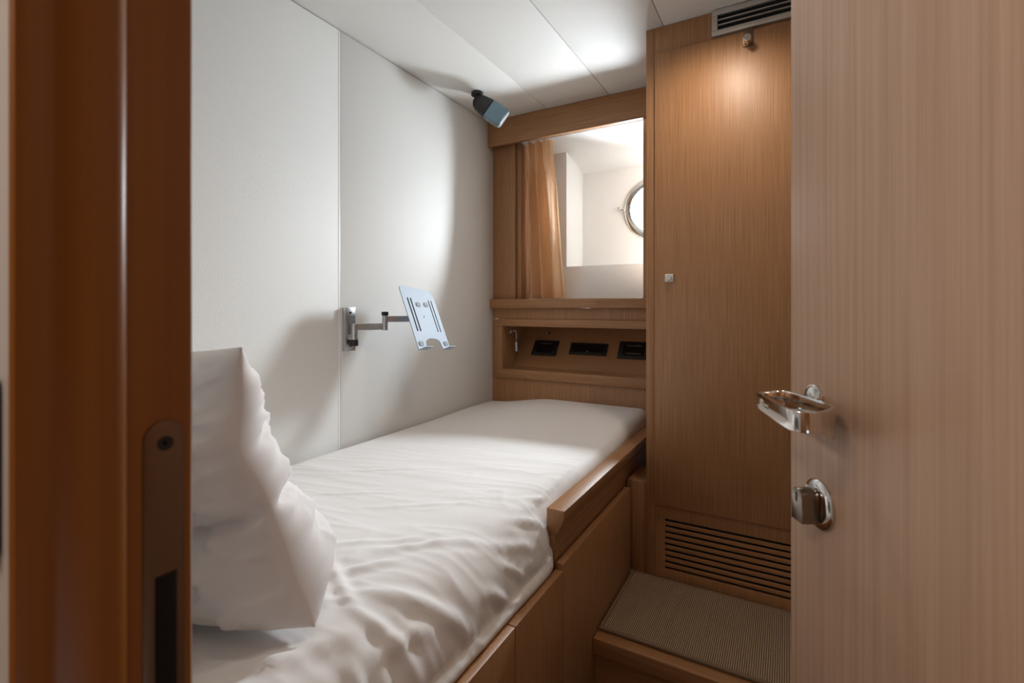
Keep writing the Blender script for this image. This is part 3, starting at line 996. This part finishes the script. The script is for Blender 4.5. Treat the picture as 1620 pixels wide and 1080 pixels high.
# ------------------------------------------------------------------ pillow standing on its long side at the head of the bed
def pillow_mesh():
    Bp, Tp = Vector((-0.582, 0.462, 0.606)), Vector((-0.622, 0.382, 1.006))
    Bm, Tm = Vector((-1.262, 0.480, 0.606)), Vector((-1.262, 0.400, 0.975))
    nu, nv = 110, 80
    bm = bmesh.new()

    def dome(t, p):
        return max(0.0, 1 - abs(t) ** p) ** 0.5

    def point(u, v, side):
        uu = u * (1 - 0.055 * (1 - v * v))          # mid edges pulled in, corners left as points
        vv = v * (1 - 0.05 * (1 - u * u))
        a, b = (uu + 1) / 2, (vv + 1) / 2
        p = (Bm * (1 - a) + Bp * a) * (1 - b) + (Tm * (1 - a) + Tp * a) * b
        p.y -= 0.026 * math.exp(-((v - 0.35) / 0.42) ** 2) * smooth(0.0, 1.0, u)
        p.y += 0.010 * noise.noise(Vector((v * 2.6, 0.3, 4.0))) * smooth(0.5, 1.0, u)
        ax = ((Bp - Bm) * (1 - b) + (Tp - Tm) * b).normalized()
        az = ((Tm - Bm) * (1 - a) + (Tp - Bp) * a).normalized()
        nrm = az.cross(ax).normalized()             # towards the foot (+y)
        if nrm.y < 0:
            nrm = -nrm
        dv = dome(v, 6.0) if v < -0.1 else dome(v, 6.0 - 4.3 * smooth(-0.1, 0.5, v))
        th = 0.098 * dome(u, 3.2) * dv
        tab = [(-1.0, 1.60), (-0.8, 1.62), (-0.5, 1.22), (-0.25, 0.98), (0.0, 0.95), (0.15, 1.02), (0.4, 1.18), (0.7, 1.15), (1.0, 1.0)]
        for (v0, m0), (v1, m1) in zip(tab, tab[1:]):
            if v0 <= v <= v1:
                mm = m0 + (m1 - m0) * smooth(v0, v1, v)
                break
        if side < 0:
            mm = 0.5 * mm + 0.5
        mm = 1 + (mm - 1) * smooth(-0.4, 0.5, u)
        th *= mm                                    # filling has sagged to the bottom
        w = 0.011 * noise.noise(Vector((u * 3.0, v * 5.0 + u * 1.5, 2 + side))) + 0.006 * noise.noise(Vector((u * 6 + v * 3, v * 12 - u * 4, 7 + side)))
        cr = 1 - abs(noise.noise(Vector((u * 4.0 + v * 1.0, v * 4.5 - u * 2.4, 4.4 + side * 3)))) * 2.2
        w += 0.009 * max(0, cr) ** 3
        w += 0.0035 * math.sin(v * 15 + 5 * noise.noise(Vector((u * 4, v * 2, 1.1 + side)))) * smooth(0.45, 0.95, u) * (0.4 + 0.6 * abs(noise.noise(Vector((u * 2, v * 3, 6.1)))) * 2)
        c2 = 1 - abs(noise.noise(Vector((u * 5.0 - v * 5.0, v * 9.0 + u * 4.0, 11.4 + side)))) * 2.4
        w += 0.0035 * max(0, c2) ** 2
        w += 0.0010 * noise.noise(Vector((u * 16 + v * 6, v * 18, 3.3 + side)))
        # pinch and fold a third of the way up the end
        d1 = v + 0.22 - 0.25 * (u - 0.6)
        w -= 0.026 * math.exp(-(d1 / 0.05) ** 2) * smooth(0.25, 0.8, u)
        d2 = v - 0.36 + 0.3 * (u - 0.8)
        w -= 0.014 * math.exp(-(d2 / 0.05) ** 2) * smooth(0.5, 0.9, u)
        th += w * min(1, dome(u, 3) * dome(v, 3) * 1.6)
        q = p + nrm * (max(th, 0.0018) * side)
        q.z = max(q.z, 0.5985)
        q.x = max(q.x, XL + 0.008)
        q.y = max(q.y, YF1 + 0.006)
        return q

    for side in (1, -1):
        g = []
        for j in range(nv + 1):
            v = -1 + 2 * j / nv
            v = math.copysign(1 - (1 - abs(v)) ** 1.35, v)
            row = []
            for i in range(nu + 1):
                u = -1 + 2 * i / nu
                u = math.copysign(1 - (1 - abs(u)) ** 1.45, u)
                row.append(bm.verts.new(point(u, v, side)))
            g.append(row)
        for j in range(nv):
            for i in range(nu):
                bm.faces.new((g[j][i], g[j][i + 1], g[j + 1][i + 1], g[j + 1][i]))
        if side == 1:
            g1 = g
    def rim(g):
        return ([g[0][i] for i in range(nu)] + [g[j][nu] for j in range(nv)] + [g[nv][i] for i in range(nu, 0, -1)] + [g[j][0] for j in range(nv, 0, -1)])
    ra, rb = rim(g1), rim(g)
    for k in range(len(ra)):
        k2 = (k + 1) % len(ra)
        try:
            bm.faces.new((ra[k], ra[k2], rb[k2], rb[k]))
        except ValueError:
            pass
    return bm


pw = finish(pillow_mesh(), 'pillow', CASE, None, smooth=True)
tag(pw, 'plump white pillow standing upright at the near end of the bed', 'pillow')

# ------------------------------------------------------------------ laptop holder on a wall arm
lh = thing('laptop_holder', 'silver laptop tray on a folding steel arm fixed to the white wall', 'laptop holder', (XL, 1.149, 0.985))
wp = box('wall_plate', (XL + 0.0005, XL + 0.016), (1.128, 1.172), (0.912, 1.058), STEEL, lh, b=0.002)
for zz in (0.930, 1.040):
    s_ = lathe('screw', (XL + 0.016, 1.150, zz), (1, 0, 0), [(0, 0), (0.004, 0), (0.0035, 0.0015), (0, 0.0018)], BLACK, wp, 14)
    s_.location = (0, 0, 0)
P0 = Vector((XL + 0.034, 1.150, 0))
box('hinge_block', (XL + 0.0162, P0.x), (1.140, 1.160), (0.951, 0.970), STEEL, lh, b=0.001)
cyl('hinge_column', P0 + Vector((0, 0, 0.950)), P0 + Vector((0, 0, 1.004)), 0.0105, STEEL, lh)
cyl('hinge_knob', P0 + Vector((0, 0, 0.930)), P0 + Vector((0, 0, 0.9498)), 0.0125, BLACK, lh, 12)
P1 = on_plane(609, 517, (-1.205, 0, 0), (1, 0, 0)); P1.z = 0


def bar(name, a, b, z0, z1, th, mat, parent):
    d = (b - a).normalized()
    nrm = Vector((-d.y, d.x, 0)) * th / 2
    bm = bmesh.new()
    lo = [bm.verts.new((q.x, q.y, z0)) for q in (a - nrm, b - nrm, b + nrm, a + nrm)]
    hi = [bm.verts.new((q.x, q.y, z1)) for q in (a - nrm, b - nrm, b + nrm, a + nrm)]
    bm.faces.new(lo); bm.faces.new(hi)
    for i in range(4):
        bm.faces.new((lo[i], lo[(i + 1) % 4], hi[(i + 1) % 4], hi[i]))
    bev(bm, 0.0012, 2)
    return finish(bm, name, mat, parent, auto=35)


bar('lower_arm', P0, P1, 0.981, 1.0035, 0.008, STEEL, lh)
cyl('elbow_column', P1 + Vector((0, 0, 0.979)), P1 + Vector((0, 0, 1.030)), 0.0095, STEEL, lh)
cyl('elbow_knob', P1 + Vector((0, 0, 1.0302)), P1 + Vector((0, 0, 1.043)), 0.012, BLACK, lh, 12)
TC = Vector((-1.118, 1.353, 1.018))
tw = Vector((-0.1097, 0.9915, -0.070)).normalized()
tn = Vector((0.910, 0.1285, 0.3942)); tn = (tn - tw * tn.dot(tw)).normalized()
thh = tn.cross(tw).normalized()
if thh.z < 0:
    thh = -thh
P2 = TC - tn * 0.030
P2 = Vector((P2.x, P2.y - 0.01, 0))
bar('upper_arm', P1, P2, 1.007, 1.028, 0.008, STEEL, lh)
cyl('tilt_joint', Vector((P2.x, P2.y, 1.0175)), TC - tn * 0.003, 0.012, BLACK, lh)
W, H = 0.204, 0.236
# tray outline: rounded top corners, arched cut-out at the bottom between two feet
ol = []
for k in range(9):
    a = math.radians(180 - 90 * k / 8)
    ol.append((-W / 2 + 0.014 + 0.014 * math.cos(a), H / 2 - 0.014 + 0.014 * math.sin(a)))
for k in range(9):
    a = math.radians(90 - 90 * k / 8)
    ol.append((W / 2 - 0.04 + 0.04 * math.cos(a), H / 2 - 0.04 + 0.04 * math.sin(a)))
ol += [(W / 2, -H / 2), (W / 2 - 0.048, -H / 2)]
for k in range(9):
    a = math.radians(0 + 180 * k / 8)
    r_ = 1
    ol.append(((W / 2 - 0.052) * math.cos(a) ** 1 if abs(math.cos(a)) > 0 else 0, -H / 2 + 0.012 + 0.030 * math.sin(a) ** 0.55 if math.sin(a) > 1e-6 else -H / 2 + 0.012))
ol += [(-W / 2 + 0.048, -H / 2), (-W / 2, -H / 2)]
tray = slab('tray', TC, tw, thh, tn, ol, 0.003, TRAYM, lh)


def on_tray(u, v, t):
    return TC + tw * u + thh * v + tn * t


def sub(o):
    o.location = (0, 0, 0)
    return o


for u0 in (-0.074, -0.056, 0.056, 0.074):
    sub(slab('slot', on_tray(u0, 0.012, 0.0018), tw, thh, tn, round_rect(0.0052 if u0 < 0 else 0.0034, 0.125, 0.0015, 3), 0.0016, DARK, tray))
for u0, v0 in ((-0.020, 0.052), (0.030, 0.055), (-0.078, -0.096), (0.080, -0.096)):
    sub(slab('rubber_pad', on_tray(u0, v0, 0.0026), tw, thh, tn, round_rect(0.026, 0.017, 0.006, 4), 0.002, PAD, tray))
for sgn in (-1, 1):
    c_ = on_tray(sgn * (W / 2 - 0.025), -H / 2 + 0.001, 0.014)
    sub(slab('lip', c_, tw, tn, thh, round_rect(0.044, 0.030, 0.004, 3), 0.0028, TRAYM, tray, b=0.0005))

# ------------------------------------------------------------------ swivel lamp on the ceiling
cl = thing('ceiling_lamp', 'black swivel lamp with blue-grey lens on the ceiling near the window', 'lamp', (-1.155, 1.765, ZC))
zd = 2.075
J = at_depth(755, 152, zd)
mount = Vector((J.x, J.y, ZC))
cyl('ceiling_mount', mount + Vector((0, 0, -0.0005)), mount + Vector((0, 0, -0.014)), 0.026, BLACK, cl, 28)
cyl('swivel_stem', mount + Vector((0, 0, -0.0142)), Vector((J.x, J.y, J.z - 0.004)), 0.015, BLACK, cl, 20)
la = (RT * 0.818 - UP * 0.575 - FW * 0.10).normalized()
lb = (RT * -0.57 - UP * 0.82); lb = (lb - la * lb.dot(la)).normalized()
ln = la.cross(lb).normalized()
if ln.dot(FW) > 0:
    ln = -ln
G = at_depth(785, 180, zd - 0.01)
slab('lamp_body', G - la * 0.062, la, lb, ln, [(0.023, 0.040), (0.023, -0.040), (-0.016, -0.034), (-0.040, -0.030), (-0.052, -0.012), (-0.050, 0.012), (-0.038, 0.030), (-0.012, 0.036)], 0.034, BLACK, cl, b=0.004)
slab('lamp_case', G - ln * 0.004, la, lb, ln, round_rect(0.086, 0.086, 0.014, 5), 0.026, LCASE, cl, b=0.002)
slab('lens', G + ln * 0.0102, la, lb, ln, round_rect(0.080, 0.078, 0.012, 5), 0.003, LAMPG, cl, b=0.001)

# ------------------------------------------------------------------ recessed downlights (above the top of the frame)
for (x, y, lab) in ((-0.19, 1.37, 'recessed ceiling downlight in front of the wardrobe'), (-0.42, 0.62, 'added unseen fill downlight above the side of the bed')):
    t = thing('downlight', lab, 'downlight', (x, y, ZC - 0.003), 'recessed ceiling downlights')
    lathe('bezel', (x, y, ZC - 0.0005), (0, 0, -1), [(0.030, 0), (0.042, 0), (0.042, 0.002), (0.038, 0.005), (0.031, 0.005), (0.030, 0.0)], STEEL, t, 32)
    lathe('lens', (x, y, ZC - 0.0006), (0, 0, -1), [(0, 0), (0.0295, 0), (0.0295, 0.002), (0, 0.002)], LENS, t, 32)

for o in list(bpy.data.objects):
    if '_local' in o:
        del o['_local']
